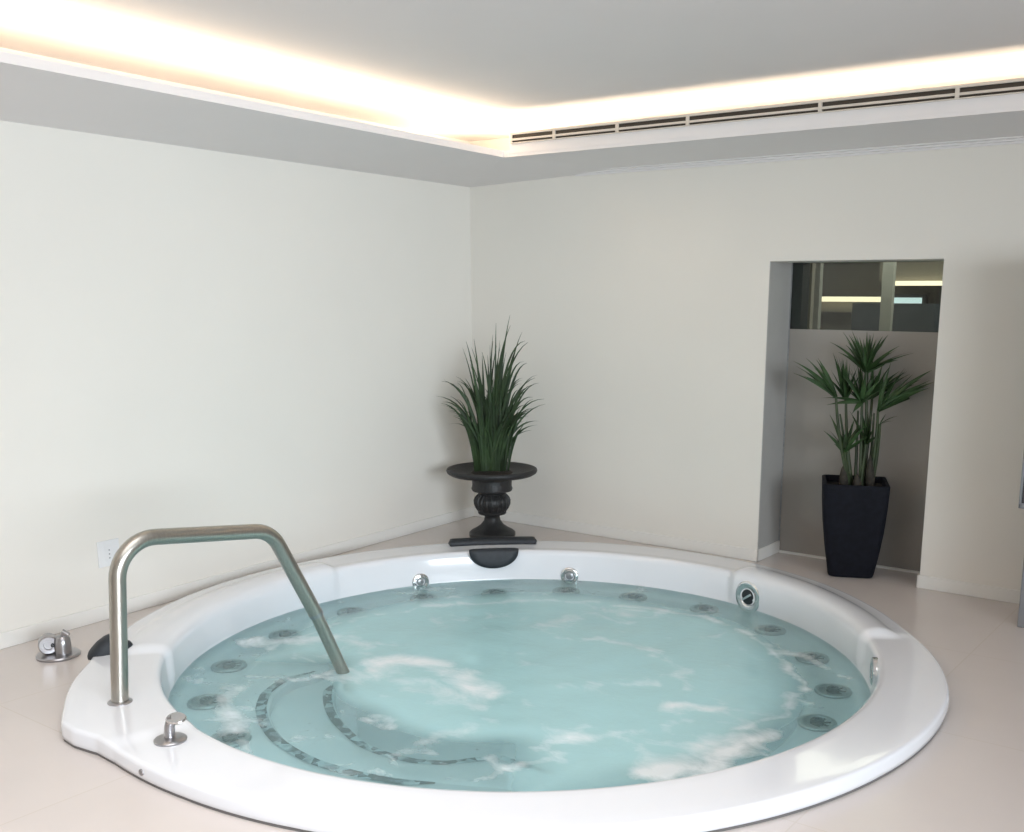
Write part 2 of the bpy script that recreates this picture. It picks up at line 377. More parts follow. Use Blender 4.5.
# ------------------------------------------------------------------ hot tub
HR, HW, RI = .06728, -.10175, 1.5785
def lerp_tab(tab, x):
    for (a, va), (b, vb) in zip(tab, tab[1:]):
        if a <= x <= b:
            t = (x-a)/(b-a); return va+(vb-va)*t
    return tab[0][1] if x < tab[0][0] else tab[-1][1]
RO = [(-180,1.866),(-150,1.862),(-134,1.875),(-126.6,1.911),(-118.8,1.941),(-114.2,1.966),(-111.5,1.945),(-108,1.895),(-104.5,1.876),(-100,1.868),(-92,1.856),(-78,1.848),(-36,1.850),(-15,1.853),(8,1.864),(20,1.838),(30,1.812),(36,1.800),(49,1.815),(62,1.842),(78,1.868),(90,1.876),(120,1.885),(150,1.875),(180,1.866)]
def sst(x, a, b):
    t = max(0, min(1, (x-a)/(b-a))); return t*t*(3-2*t)
def scoop(th): # 0 = full-height rim, 1 = scooped out
    m1 = sst(th, 30.0, 33.0)*(1-sst(th, 74.5, 77.5))
    t2 = th if th > 0 else th+360
    m2 = sst(t2, 165.5, 168.5)*(1-sst(t2, 221.5, 224.5))
    return max(m1, m2)
def deck(th): return sst(th, -138.5, -136.5)*(1-sst(th, -106.5, -103.5))
def midz(th): 
    t2 = th if th > 0 else th+360
    return sst(t2, 76, 78)*(1-sst(t2, 165, 167))
def tub_profile(th):
    o = lerp_tab(RO, th); s = scoop(th); d = deck(th); q = midz(th)
    zt = HR + .008*d
    ri = RI - .020*s
    mid = [(o-.07+(ri+.032-o+.07)*t) for t in (0, .18, .40, .60, .80, 1)]
    bump = (.001, .014, .026, .030, .0285, .022)
    return ([(o-.05, .006), (o-.010, .006), (o-.001, .012), (o, .026), (o, zt-.015), (o-.003, zt-.006), (o-.009, zt-.001), (o-.020, zt)]
            + [(r, zt+b*s+(.005*q if k == 5 else 0)) for k, (r, b) in enumerate(zip(mid, bump))]
            + [(ri+.016, zt-.002+.014*s+.005*q), (ri+.004, zt-.010+.006*s+.002*q), (ri-.003, zt-.030), (1.569-.017*s, -.050), (1.5635-.007*s, -.085), (1.561, -.112), (1.553, -.132), (1.535, -.146), (1.50, -.150),
            (1.33, -.150), (1.30, -.149), (1.285, -.154), (1.272, -.168), (1.262, -.20), (1.24, -.34), (1.20, -.52), (1.15, -.60), (1.0, -.63), (.5, -.64), (.01, -.645)])
tub = empty('hot_tub', (TX, TY, 0), 'large round white sunken hot tub with a wide glossy rim, full of bubbling water', 'hot tub')
N = 720; mb = MB(); vs = []
for i in range(N):
    th = -180+360*i/N; c, s = math.cos(R(th)), math.sin(R(th))
    prof = tub_profile(th); vs += [(r*c, r*s, z) for r, z in prof]
P_ = len(prof)
mb.add(vs, [(i*P_+j, ((i+1) % N)*P_+j, ((i+1) % N)*P_+j+1, i*P_+j+1) for i in range(N) for j in range(P_-1)])
mb.build('shell', M['tub'], tub, auto=75)
# dark ring painting in the shadow gap under the rim
mb = MB(); vs = []
for i in range(N):
    th = -180+360*i/N; o = lerp_tab(RO, th); c, s = math.cos(R(th)), math.sin(R(th))
    vs += [((o-.004)*c, (o-.004)*s, .0006), ((o-.004)*c, (o-.004)*s, .008), ((o-.05)*c, (o-.05)*s, .008)]
mb.add(vs, [(i*3+j, ((i+1) % N)*3+j, ((i+1) % N)*3+j+1, i*3+j+1) for i in range(N) for j in range(2)])
mb.build('gap_shade', M['gap'], tub)
# small screw cap on the skirt
th = -98.5; o_ = lerp_tab(RO, th)
mb = MB(); mb.lathe([(.012, -.004), (.012, .004), (.008, .007)], 16, Matrix.Translation((o_*math.cos(R(th)), o_*math.sin(R(th)), .036)) @ Matrix.Rotation(R(th), 4, 'Z') @ Matrix.Rotation(R(90), 4, 'Y'))
mb.build('screw_cap', M['steel_d'], tub)

# submerged entry steps with mosaic tread strips
OT = [(-178,1.27),(-168,1.12),(-158,.965),(-155,.955),(-150,.99),(-144.8,1.079),(-136.6,1.138),(-127.9,1.16),(-111,1.18),(-97,1.176),(-79,1.145),(-73,1.13),(-62,1.13),(-52,1.18),(-40,1.27)]
IT = [(-182,1.15),(-172,.98),(-162,.86),(-146,.885),(-134,.873),(-123.9,.87),(-112,.872),(-101,.892),(-91.4,.89),(-84,.88),(-76.5,.85),(-69.8,.79),(-62,.75),(-54,.83),(-50,.89),(-44,.96),(-30,1.15)]
def sector(tab, r_out, a0, a1, z, name, zb):
    mb = MB(); n = 60; vs = []
    for i in range(n+1):
        th = a0+(a1-a0)*i/n; r = lerp_tab(tab, th); c, s = math.cos(R(th)), math.sin(R(th))
        for rr, zz in ((r-.012, zb), (r-.012, z-.012), (r, z), (r_out, z), (r_out, zb)): vs.append((rr*c, rr*s, zz))
    fs = [(i*5+j, (i+1)*5+j, (i+1)*5+j+1, i*5+j+1) for i in range(n) for j in range(4)] + [(0,1,2,3,4), tuple(n*5+j for j in (4,3,2,1,0))]
    mb.add(vs, fs); return mb.build(name, M['tub'], tub, auto=50)
def strip(tab, a0, a1, z, w, parent):
    mb = MB(); n = 90; vs = []
    for i in range(n+1):
        th = a0+(a1-a0)*i/n; r = lerp_tab(tab, th); c, s = math.cos(R(th)), math.sin(R(th))
        tp = min(1, i/6, (n-i)/6)*.7+.3
        for rr in (r+.002, r+.002+w*tp): vs.append((rr*c, rr*s, z))
    mb.add(vs, [(i*2, (i+1)*2, (i+1)*2+1, i*2+1) for i in range(n)])
    return mb.build('tread_strip', M['mosaic'], parent)
st1 = sector(OT, 1.32, -177, -41, -.1505, 'step', -.45); strip(OT, -151, -72, -.1475, .046, st1)
st2 = sector(IT, 1.18, -181, -31, -.20, 'step', -.6); strip(IT, -150, -48, -.1975, .040, st2)

# jets
def surf_hit(u, v, z): return onz(u, v, z)
def jet_meshes():
    out = {}
    mb = MB(); prof = [(.082, 0), (.084, .006), (.080, .012), (.064, .014), (.058, .009), (.056, .004), (.02, .003)]
    mb.lathe(prof, 40); out['ring'] = mb
    mb = MB(); mb.lathe([(.030, .003), (.030, .018), (.024, .023), (.012, .023), (.010, .012)], 24)
    for k in range(8):
        a = k*math.pi/4
        mb.add([Matrix.Rotation(a, 3, 'Z') @ Vector(v) for v in [(.03,-.004,.006),(.058,-.004,.006),(.058,.004,.010),(.03,.004,.010)]], [(0,1,2,3)])
    out['nozzle'] = mb
    return out
JM = jet_meshes()
seat_px = [(207,703),(229,667),(285,636),(352,613),(424,599),(495,594),(566,592),(633,598),(704,610),(770,631),(812,659),(833,692),(817,724),(230,740)]
first = None
for u, v in seat_px:
    P = onz(u, v, -.149); loc = P - Vector((TX, TY, 0))
    if first is None:
        j = JM['ring'].build('seat_jet', M['jet'], tub); n_ = JM['nozzle'].build('nozzle', M['jetd'], j); first = (j, n_)
    else:
        j = first[0].copy(); col.objects.link(j); n_ = first[1].copy(); col.objects.link(n_); n_.parent = j
    j.location = loc; j.rotation_euler = (0, 0, random.uniform(0, 3)); j.parent = tub
def wall_jet(u, v, R_, dark=False, rr=1.560, fl=1.0):
    d = ray(u, v); ax, ay = CAM.x-TX, CAM.y-TY
    a = d.x*d.x+d.y*d.y; b = 2*(d.x*ax+d.y*ay); c = ax*ax+ay*ay-rr*rr
    t = (-b+math.sqrt(b*b-4*a*c))/2/a; P = CAM+d*t; th = math.atan2(P.y-TY, P.x-TX)
    mx = Matrix.Translation((P.x-TX, P.y-TY, P.z)) @ Matrix.Rotation(th, 4, 'Z') @ Matrix.Rotation(R(-90), 4, 'Y')
    k = R_
    mb = MB(); mb.lathe([(k, -.02), (k, .003*fl), (k*.93, .007*fl), (k*.80, .008*fl), (k*.72, .005*fl), (k*.62, .006*fl), (k*.55, .002*fl), (k*.50, -.006)], 40, mx)
    j = mb.build('wall_jet', M['chrome'], tub)
    mb = MB(); mb.lathe([(k*.46, -.008), (k*.42, .003*fl), (k*.30, .007*fl), (k*.16, .007*fl), (k*.12, .001)] if not dark else [(k*.50, -.008), (k*.48, .004), (k*.3, .005), (k*.1, .004)], 28, mx)
    n_ = mb.build('nozzle', M['jetd'] if dark else M['jet'], None); n_.parent = j
    if dark:
        mb = MB(); mb.box((-.006, -k*.4, -.002), (.006, k*.3, .020)); q = mb.build('nozzle_fin', M['chrome'], None, xf=mx @ Matrix.Rotation(R(35), 4, 'Z')); q.parent = j
wall_jet(420.5, 582, .052); wall_jet(569.5, 576, .054); wall_jet(748, 597, .090, True, 1.556); wall_jet(872, 671, .062, False, 1.563, .45)

# water
FOAM_SHEEN = [  # (pixels along a streak, width m, strength)
 ([(372,668),(400,660),(430,664),(460,676),(486,690)], .085, .95),
 ([(352,676),(390,676),(440,690),(470,702)], .10, .45),
 ([(375,718),(385,728)], .05, .55),
 ([(425,742),(440,735),(470,730)], .05, .4),
 ([(300,676),(330,672),(352,668)], .07, .45),
 ([(650,772),(700,768),(745,748),(768,735)], .07, .95),
 ([(700,752),(720,742),(745,738)], .06, .6),
 ([(480,779),(510,770),(540,762),(560,760)], .05, .6),
 ([(540,745),(580,736),(640,733),(690,722)], .045, .5),
 ([(670,706),(690,706),(715,708)], .05, .85),
 ([(595,684),(620,682),(650,684)], .04, .45),
 ([(560,640),(620,642),(660,650),(680,670),(690,690)], .04, .4),
 ([(540,625),(600,618),(640,612)], .13, .42),  # broad pale reflection on the water, painted in with the foam
 ([(612,606),(680,612),(735,626),(780,655),(800,680),(798,700),(780,716),(735,728)], .028, .58),
 ([(755,640),(800,655),(850,680)], .035, .4),
 ([(800,700),(815,705),(830,712)], .05, .35),
 ([(230,690),(225,705),(240,725)], .06, .4),
 ([(235,642),(300,640),(330,636)], .07, .5),
 ([(255,655),(290,638),(350,620),(430,606),(520,601),(600,602)], .03, .45),
 ([(350,638),(370,650)], .06, .45),
 ([(330,655),(360,640)], .05, .3),
 ([(420,590),(460,588),(520,590)], .03, .3),
 ([(170,692),(200,680)], .03, .3),
 ([(440,622),(500,615)], .06, .2),
]
FS = []
for pts, wd, st in FOAM_SHEEN:
    pp = [onz(u, v, HW) for u, v in pts]; FS.append(([(q.x-TX, q.y-TY) for q in pp], wd, st))
def foam_at(x, y):
    t = 0
    for pp, wd, st in FS:
        best = 9
        for (ax, ay), (bx, by) in zip(pp, pp[1:]):
            dx, dy = bx-ax, by-ay; l2 = dx*dx+dy*dy+1e-9
            k = max(0, min(1, ((x-ax)*dx+(y-ay)*dy)/l2)); best = min(best, math.hypot(x-ax-k*dx, y-ay-k*dy))
        if best < wd*3: t = max(t, st*math.exp(-(best/wd)**2))
    return t
NR, NS = 84, 260; vs = [(0, 0, HW)]; fo = [0]; mb = MB()
for j in range(1, NR+1):
    r = 1.566*j/NR
    for i in range(NS):
        a = 2*math.pi*i/NS; x, y = r*math.cos(a), r*math.sin(a)
        q = Vector((x*2.6, y*2.6, .3)); q2 = Vector((x*7+3, y*7, .9))
        edge = min(1, (1.58-r)/.12)
        z = HW + (noise.noise(q)*.007 + noise.noise(q2)*.0035)*edge
        vs.append((x, y, z)); fo.append(foam_at(x + .05*noise.noise(q2), y + .05*noise.noise(q2+Vector((5,5,5)))))
fs = [(0, 1+i, 1+(i+1) % NS) for i in range(NS)]
for j in range(NR-1):
    b0, b1 = 1+j*NS, 1+(j+1)*NS
    fs += [(b0+i, b1+i, b1+(i+1) % NS, b0+(i+1) % NS) for i in range(NS)]
mb.add(vs, fs)
water = mb.build('pool_water', M['water'], auto=180); water.location = (TX, TY, 0)
if water.data.polygons[0].normal.z < 0: water.data.flip_normals()
def milk_at(x, y, z):
    r = math.hypot(x, y)+.05*noise.noise(Vector((x, y, z))*3); th = math.degrees(math.atan2(y, x))
    t = sst(r, 1.08, 1.36)
    if -162 < th < -44: t = max(t, sst(r, .74, .90)*sst(th, -162, -146)*(1-sst(th, -62, -44)))
    return .70-.50*t
am = water.data.attributes.new('milk', 'FLOAT', 'POINT')
am.data.foreach_set('value', [milk_at(*v) for v in vs])
at = water.data.attributes.new('foam', 'FLOAT', 'POINT'); at.data.foreach_set('value', fo)
tag(water, 'pale turquoise bubbling water with white foam swirls filling the round hot tub', 'water', kind='stuff')

# ------------------------------------------------------------------ handrail
def fillet(pts, rad, n=10):
    out = [Vector(pts[0])]
    for a, b, c in zip(pts, pts[1:], pts[2:]):
        a, b, c = Vector(a), Vector(b), Vector(c); d0 = (a-b).normalized(); d1 = (c-b).normalized(); ang = d0.angle(d1)
        t = rad/math.tan(ang/2); p0, p1 = b+d0*t, b+d1*t; ctr = b+(d0+d1).normalized()*(rad/math.sin(ang/2))
        v0, v1 = p0-ctr, p1-ctr; tot = v0.angle(v1); ax = v0.cross(v1).normalized()
        for k in range(n+1): out.append(ctr + Matrix.Rotation(tot*k/n, 3, ax) @ v0)
    out.append(Vector(pts[-1])); return out
rb = onz(120, 702, HR+.008); rd = onz(343, 672, HW)
rn = (rd-rb).cross(Vector((0, 0, 1)))
B_ = onp(116.5, 539, rn, rb); C_ = onp(270.5, 530.5, rn, rb); S_ = onp(316, 614, rn, rb)
rd = C_ + (S_-C_)*((rd-C_).length/(S_-C_).length) if False else rd
rail = empty('handrail', rb, 'bent stainless steel handrail rising from the tub rim and sloping into the water', 'handrail')
path = fillet([rb, B_, C_, S_], .145, 12)
mb = MB(); mb.tube(path, .0315, 24); local(rail, mb.build('tube', M['steel'], auto=60))
low = rd + (rd-S_)*.3
mb = MB(); mb.tube([S_ - (rd-S_)*.0, low], .0285, 24); o = local(rail, mb.build('lower_tube', M['steel'], auto=60))
mb = MB(); dd = (S_-C_).normalized(); mb.tube([S_-dd*.012, S_+dd*.006], .0328, 24); local(rail, mb.build('collar', M['steel_d'], auto=40))
mb = MB(); mb.lathe([(.045, -.002), (.045, .003), (.040, .007), (.033, .009)], 32, Matrix.Translation(rb)); local(rail, mb.build('base_flange', M['steel_d'], auto=40))

# ------------------------------------------------------------------ chrome valves
def diverter(u, v, z, k, name, label, ang, tall):
    P = onz(u, v, z); t = empty(name, P, label, 'valve')
    mb = MB(); mb.lathe([(.088*k, 0), (.090*k, .008*k), (.086*k, .014*k), (.03*k, .019*k)], 48); mb.build('base_plate', M['steel_d'], t)
    return t
# floor valve: round plate, upright body with two drum-like knobs
t = diverter(58.5, 656, 0, 1.03, 'floor_valve', 'dull chrome diverter valve on a round plate on the floor by the left wall', 0, 0)
fx = Vector((RT.x, RT.y, 0)).normalized(); fy = Vector((FW.x, FW.y, 0)).normalized()
def loc(a, b, z): return fx*a + fy*b + Vector((0, 0, z))
mb = MB(); mb.lathe([(.036, .014), (.036, .06), (.033, .086), (.022, .098)], 28, Matrix.Translation(loc(.026, -.005, 0))); mb.build('valve_body', M['steel_d'], t)
def drum(c, axis, rad, ln):
    q = Vector(axis).normalized().to_track_quat('Z', 'Y').to_matrix().to_4x4()
    mb = MB(); mb.lathe([(rad*.88, -ln/2), (rad, -ln/2+.005), (rad, ln/2-.005), (rad*.88, ln/2), (rad*.5, ln/2), (rad*.45, ln/2-.006)], 32, Matrix.Translation(c) @ q); return mb
mb = drum(loc(-.034, -.012, .062), -fy*.9+fx*.45, .042, .060); mb.build('knob', M['steel_d'], t)
mb = MB(); mb.tube([loc(.026, .0, .080), loc(.036, .0, .112), loc(.056, .0, .100)], [.018, .015, .010], 14); mb.build('lever', M['steel_d'], t)
mb = drum(loc(-.006, -.026, .060), -fy, .010, .012); mb.build('screw', M['jetd'], t)
# rim valve: disc with upright post and paddle lever
t = empty('rim_valve', onz(170.5, 740.5, HR), 'small chrome air valve with a paddle lever on the front left rim', 'valve')
mb = MB(); mb.lathe([(.055, 0), (.056, .006), (.052, .010), (.022, .016)], 40); mb.build('base_plate', M['steel_d'], t)
mb = MB(); mb.tube([loc(-.002, 0, .010), loc(.000, 0, .050), loc(.006, 0, .078), loc(.014, 0, .084)], [.020, .018, .017, .013], 18); mb.build('post', M['steel_d'], t)
mb = MB(); q = Matrix.Translation(loc(.026, -.002, .083)) @ Matrix.Rotation(R(-32.46), 4, 'Z').inverted() @ Matrix.Rotation(R(24), 4, 'X') @ Matrix.Diagonal((1.25, .95, 1, 1))
mb.lathe([(.026, -.006), (.029, 0), (.026, .006)], 28, q); mb.build('lever', M['chrome'], t)

# ------------------------------------------------------------------ black headrests
def headrest(th, name, label, L=.31, raise_=0.0, ztop=HR):
    """bar lying along the rim's outer shoulder plus a half-moon pad hanging on the inner wall"""
    o = lerp_tab(RO, th); t = empty(name, (TX+(o-.05)*math.cos(R(th)), TY+(o-.05)*math.sin(R(th)), ztop), label, 'headrest')
    t.rotation_euler = (0, 0, R(th-90)); return t, o
ct = (lambda P: math.degrees(math.atan2(P.y-TY, P.x-TX)))(onz(492.5, 543, HR))
hb, o = headrest(ct, 'headrest', 'black headrest, flat bar over half-moon pad, on the rim below the urn')
# local frame: x along the tangent, y outward
RB = 1.905-.06
aL = ct + math.degrees(.0)
def arc_pt(r, dx, z, o0):  # follow the round rim
    a = dx/r; return ((r)*math.sin(a), r*math.cos(a)-o0, z)
o0 = o-.05
mb = MB(); n = 40; vs = []; Wd = .56
sec = []
for k in range(16):
    a = 2*math.pi*k/16; sec.append((math.cos(a), math.sin(a)))
for i in range(n+1):
    dx = -Wd/2+Wd*i/n; e = min(1, math.sqrt(max(0, 1-((abs(dx)-(Wd/2-.022))/.022)**2)) if abs(dx) > Wd/2-.022 else 1); e = max(e, .05)
    for c, s in sec:
        vs.append(arc_pt(o-.065+.050*(abs(c)**.7)*(1 if c > 0 else -1)*e, dx, .012+.024*(abs(s)**.7)*(1 if s > 0 else -1)*e, o0))
mb.add(vs, [(i*16+j, (i+1)*16+j, (i+1)*16+(j+1) % 16, i*16+(j+1) % 16) for i in range(n) for j in range(16)] + [tuple(range(16)), tuple(n*16+j for j in range(16))])
mb.build('bar', M['foamblk'], hb, auto=60)
# half-moon pad on the inner slope
mb = MB(); outer = []; n = 36; Wp = .150; Hp = .115
zt0 = HR-.046
def pad_outline(k):
    a = math.pi*k/n; x = -Wp*math.cos(a); y = -Hp*math.sin(a)**.85
    return x, y
ring = [pad_outline(k) for k in range(n+1)] + [(Wp*(1-2*k/12), .004) for k in range(1, 12)]
cxp, cyp = -.012, -.05
def wall_r(z): return 1.5745 + (z-.03)*.11
levels = [(1.0, 0.0), (1.0, .020), (.93, .030), (.70, .034), (.35, .036)]
vs = []
for sc_, th_ in levels:
    for x, y in [(a_+cxp, b_) for a_, b_ in ring]:
        X = cxp+(x-cxp)*sc_; Y = cyp+(y-cyp)*sc_; z = zt0+Y
        vs.append(arc_pt(wall_r(z)-th_+.004, X, z, o0))
m_ = len(ring)
fs = [(j*m_+i, j*m_+(i+1) % m_, (j+1)*m_+(i+1) % m_, (j+1)*m_+i) for j in range(len(levels)-1) for i in range(m_)]
fs.append(tuple((len(levels)-1)*m_+i for i in range(m_))); mb.add(vs, fs)
mb.build('pad', M['foamblk'], hb, auto=60)

# left headrest, seen end on behind the handrail
P0 = onz(88, 658, HR-.005); P1 = onz(134, 650, HR-.005)
hl = empty('headrest', (P0+P1)/2, 'black wedge-shaped headrest on the left rim, partly behind the handrail', 'headrest')
ax = (P1-P0); Ln = ax.length; axn = ax.normalized(); axs = Vector((0, 0, 1)).cross(axn)
mb = MB(); n = 28; vs = []
prof_h = [(0, .006), (.03, .020), (.10, .034), (.25, .062), (.40, .080), (.52, .086), (.62, .082), (.74, .066), (.86, .044), (.95, .040), (1, .014)]
for i in range(n+1):
    t_ = i/n; h = lerp_tab(prof_h, t_); c = P0 + ax*t_ - (P0+P1)/2; hw = .050*math.sqrt(max(.06, 1-(2*t_-1)**4))
    for k in range(18):
        a = 2*math.pi*k/18; s = math.sin(a); co = math.cos(a)
        vs.append(c + axs*hw*(abs(co)**.7)*(1 if co > 0 else -1) + Vector((0, 0, .004 + (h if s > 0 else .012)*(abs(s)**.8)*(1 if s > 0 else -1))))
mb.add(vs, [(i*18+j, (i+1)*18+j, (i+1)*18+(j+1) % 18, i*18+(j+1) % 18) for i in range(n) for j in range(18)] + [tuple(range(18)), tuple(n*18+j for j in range(18))])
mb.build('pad', M['foamblk'], hl, auto=60)

# ------------------------------------------------------------------ wall socket
sq = empty('wall_socket', (0, -3.006, .333), 'white wall socket plate low on the left wall behind the handrail', 'socket')
mb = MB(); mb.box((0, -.060, -.066), (.009, .060, .066)); mb.build('plate', M['plastic'], sq, bevel=.004)
mb = MB(); mb.box((.009, -.022, -.040), (.011, .022, .040)); mb.build('insert', M['plastic'], sq, bevel=.002)
for dz in (-.024, -.004, .016):
    mb = MB(); mb.lathe([(.0042, 0), (.0042, .0006)], 12, Matrix.Translation((.0111, .0, dz)) @ Matrix.Rotation(R(90), 4, 'Y')); o = mb.build('hole', M['jet'], sq)

# ------------------------------------------------------------------ urn with grass
U = Vector((.515, -.475, 0))
grass = empty('potted_grass', U, 'tall grassy plant in a black pedestal urn standing in the corner behind the tub', 'plant')
prof = [(.0,0),(.150,0),(.156,.010),(.155,.030),(.142,.042),(.112,.058),(.078,.082),(.056,.112),(.050,.138),(.058,.150),(.092,.158),(.096,.168),(.090,.176),
        (.104,.198),(.115,.225),(.117,.250),(.108,.272),(.088,.290),(.083,.300),(.100,.308),(.132,.316),(.138,.330),(.132,.350),(.134,.392),(.150,.402),
        (.215,.412),(.275,.424),(.298,.438),(.304,.452),(.300,.464),(.290,.468),(.276,.464),(.25,.452),(.20,.440),(.10,.434),(.0,.433)]
mb = MB(); mb.lathe([(max(r, .001), z) for r, z in prof], 64, cap=False); o = mb.build('urn', M['urn'], grass, auto=50); o['label'] = 'black pedestal urn with a wide shallow bowl'
# gadroon ribs on the urn's bulb
mb = MB(); 
for k in range(20):
    a = 2*math.pi*k/20
    mb.tube([(r*math.cos(a), r*math.sin(a), z) for r, z in ((.092,.182),(.106,.20),(.116,.225),(.118,.25),(.109,.27),(.090,.288))], .007, 6)
mb.build('rib_band', M['urn'], grass)
mb = MB(); mb.lathe([(.001,.452),(.09,.450),(.13,.443),(.14,.436)], 32, cap=False); mb.build('soil', M['soil'], grass)
rnd = random.Random(11)
mb = MB()
def blade(az, lean, length, curve, width, base_r, z0=.44, twist=0):
    """arching strap leaf leaning towards azimuth az"""
    d = Vector((math.cos(az), math.sin(az), 0)); p = Vector((math.cos(az+twist)*base_r, math.sin(az+twist)*base_r, z0)); n = 9; pts = [p.copy()]; e = lean
    for k in range(n):
        e2 = e + curve*((k+1)/n)**1.6
        p = p + (d*math.sin(e2) + Vector((0, 0, 1))*math.cos(e2))*(length/n); pts.append(p.copy())
    wd = [width*(.55+.45*math.sin(math.pi*min(1, (k/n)*1.1)))*(1-(k/n)**2.2)+.0006 for k in range(n+1)]
    mb.ribbon(pts, wd, Vector((-math.sin(az), math.cos(az), 0))*.8+fx*.5, .25)
def az_of(sx, dep): # screen-right component, depth component -> azimuth
    v = fx*sx + fy*dep; return math.atan2(v.y, v.x)
def u_local(u, v, dep): return onp(u, v, fy, U+fy*dep) - U
def blade_to(tip, dep, base_u, width, arch=.75, lean=.30):
    b = u_local(base_u, 470, dep*.2); b.z = .44; e = u_local(*tip, dep); d = e-b
    c = b + Vector((d.x*lean, d.y*lean, d.z*arch + .05)); n = 10
    pts = [b*(1-t)**2 + c*2*t*(1-t) + e*t*t for t in [k/n for k in range(n+1)]]
    wd = [width*(.6+.4*math.sin(math.pi*k/n))*(1-(k/n)**2.6)+.0006 for k in range(n+1)]
    mb.ribbon(pts, wd, fx+fy*rnd.uniform(-.7, .7), .3)
TIPS = [(436,396),(444,380),(442,402),(466,341),(474,339),(496,323),(510,315),(522,332),(525,341),(527,363),(537,375),(535,378),(544,399),(540,421),(523,378),(519,395),(449,384),(457,381),(465,378),(475,374),(493,341),(490,345),(517,402),(526,416),(470,360),(503,350),(512,360),(500,340),(482,352),(520,388),(452,408),(528,405)]
for tu, tv in TIPS:
    for q in range(2):
        low = abs(tu-492) > 30
        blade_to((tu+rnd.uniform(-4, 4)*q, tv+rnd.uniform(-2, 12)*q), rnd.uniform(-.16, .16), 491+(tu-492)*.10+rnd.uniform(-5, 5), rnd.uniform(.007, .0105), rnd.uniform(.80, .95) if low else rnd.uniform(.6, .75), rnd.uniform(.22, .38))
for k in range(130):
    tu = 492+rnd.gauss(0, 14); tv = 468-rnd.uniform(35, 62+38*math.exp(-((tu-492)/16)**2))
    blade_to((tu, tv), rnd.uniform(-.15, .15), 492+(tu-492)*.25+rnd.uniform(-9, 9), rnd.uniform(.006, .0095), rnd.uniform(.6, .85), rnd.uniform(.2, .4))
for k in range(60):
    tu = 492+rnd.uniform(-46, 46); tv = 468-rnd.uniform(38, 92)
    blade_to((tu, tv), rnd.uniform(-.2, .2), 491+(tu-492)*.22+rnd.uniform(-6, 6), rnd.uniform(.005, .008), rnd.uniform(.8, 1.0), rnd.uniform(.25, .45))
o = mb.build('foliage', M['blade'], grass, auto=60)

# ------------------------------------------------------------------ palm in a tall planter
PP = Vector((2.838, -.085, 0))
palm = empty('potted_palm', PP, 'fan palm in a tall dark tapered planter standing in the wall niche', 'plant')
def rsq(h, r, n=8):
    out = []
    for cx_, cy_, a0 in ((1,1,0),(-1,1,90),(-1,-1,180),(1,-1,270)):
        for k in range(n+1):
            a = R(a0+90*k/n); out.append((cx_*(h-r)+r*math.cos(a), cy_*(h-r)+r*math.sin(a)))
    return out
mb = MB(); vs = []; lv = [(.112,.0,.03),(.124,.004,.035),(.130,.02,.035),(.150,.14,.035),(.168,.28,.035),(.179,.42,.032),(.183,.52,.03),(.184,.548,.028),(.181,.553,.026),(.166,.553,.02),(.162,.545,.02),(.156,.50,.02)]
for h, z, r in lv: vs += [(x, y, z) for x, y in rsq(h, r)]
m_ = len(rsq(.1, .02)); mb.add(vs, [(j*m_+i, j*m_+(i+1) % m_, (j+1)*m_+(i+1) % m_, (j+1)*m_+i) for j in range(len(lv)-1) for i in range(m_)] + [tuple(range(m_))])
rotp = Matrix.Rotation(R(20), 4, 'Z')
o = mb.build('planter', M['planter'], palm, auto=35, xf=rotp); o['label'] = 'tall dark tapered square planter'
mb = MB(); vs = [(x, y, .515) for x, y in rsq(.160, .02)]; mb.add(vs, [tuple(range(m_))]); mb.build('soil', M['soil'], palm, xf=rotp)
rp = random.Random(5)
def px_local(u, v, dep):   # a point at depth offset dep (metres along the view) from the planter's axis
    P = onp(u, v, fy, PP+fy*dep); return P-PP
def frond(hub_px, dep, base_px, tips, bend=.04, width=.012):
    hub = px_local(*hub_px, dep); base = px_local(*base_px, dep*.25); base.z = .515
    mb = MB(); mid = (hub+base)/2 + fx*bend
    pts = []
    for k in range(11):
        t_ = k/10; pts.append(base*(1-t_)**2 + mid*2*t_*(1-t_) + hub*t_*t_)
    mb.tube(pts, [.0115-.004*k/10 for k in range(11)], 8)
    st = mb.build('frond', M['stalk'], palm)
    lf = MB()
    for u, v, dd in tips:
        tip = px_local(u, v, dep+dd); d = tip-hub; n = 8; L_ = d.length; pts = []
        drp = Vector((0, 0, 1))*L_*rp.uniform(.05, .12)
        for k in range(n+1):
            t_ = k/n; pts.append(hub + d*t_ + drp*4*t_*(1-t_)*.6)
        w_ = width*rp.uniform(.85, 1.2)
        lf.ribbon(pts, [w_*(.35+.65*math.sin(math.pi*min(1, t_/n*.9+.20)))*(1-(t_/n)**3)+.0005 for t_ in range(n+1)], fx*rp.uniform(-.6, 1)+Vector((0, 0, rp.uniform(-1, 1)))+fy*.4, .35)
    lf.build('leaf_fan', M['palm'], st)
def fan(hub, tips, n_extra, spread=9):
    out = [(u, v, rp.uniform(-.10, .20)) for u, v in tips]
    for k in range(n_extra):
        a, b = rp.choice(tips), rp.choice(tips); t_ = rp.uniform(.15, .85)
        u, v = a[0]*t_+b[0]*(1-t_), a[1]*t_+b[1]*(1-t_)
        d = math.hypot(u-hub[0], v-hub[1]); rr = max(d, rp.uniform(28, 42)); s = rr/max(d, 1)
        out.append((hub[0]+(u-hub[0])*s, hub[1]+(v-hub[1])*s, rp.uniform(-.14, .16)))
    return out
H = (866,372); frond(H, .02, (858,490), fan(H, [(843,332),(852,331),(861,342),(874,333),(888,335),(898,347),(914,353),(830,342),(838,352),(898,360),(846,345)], 20))
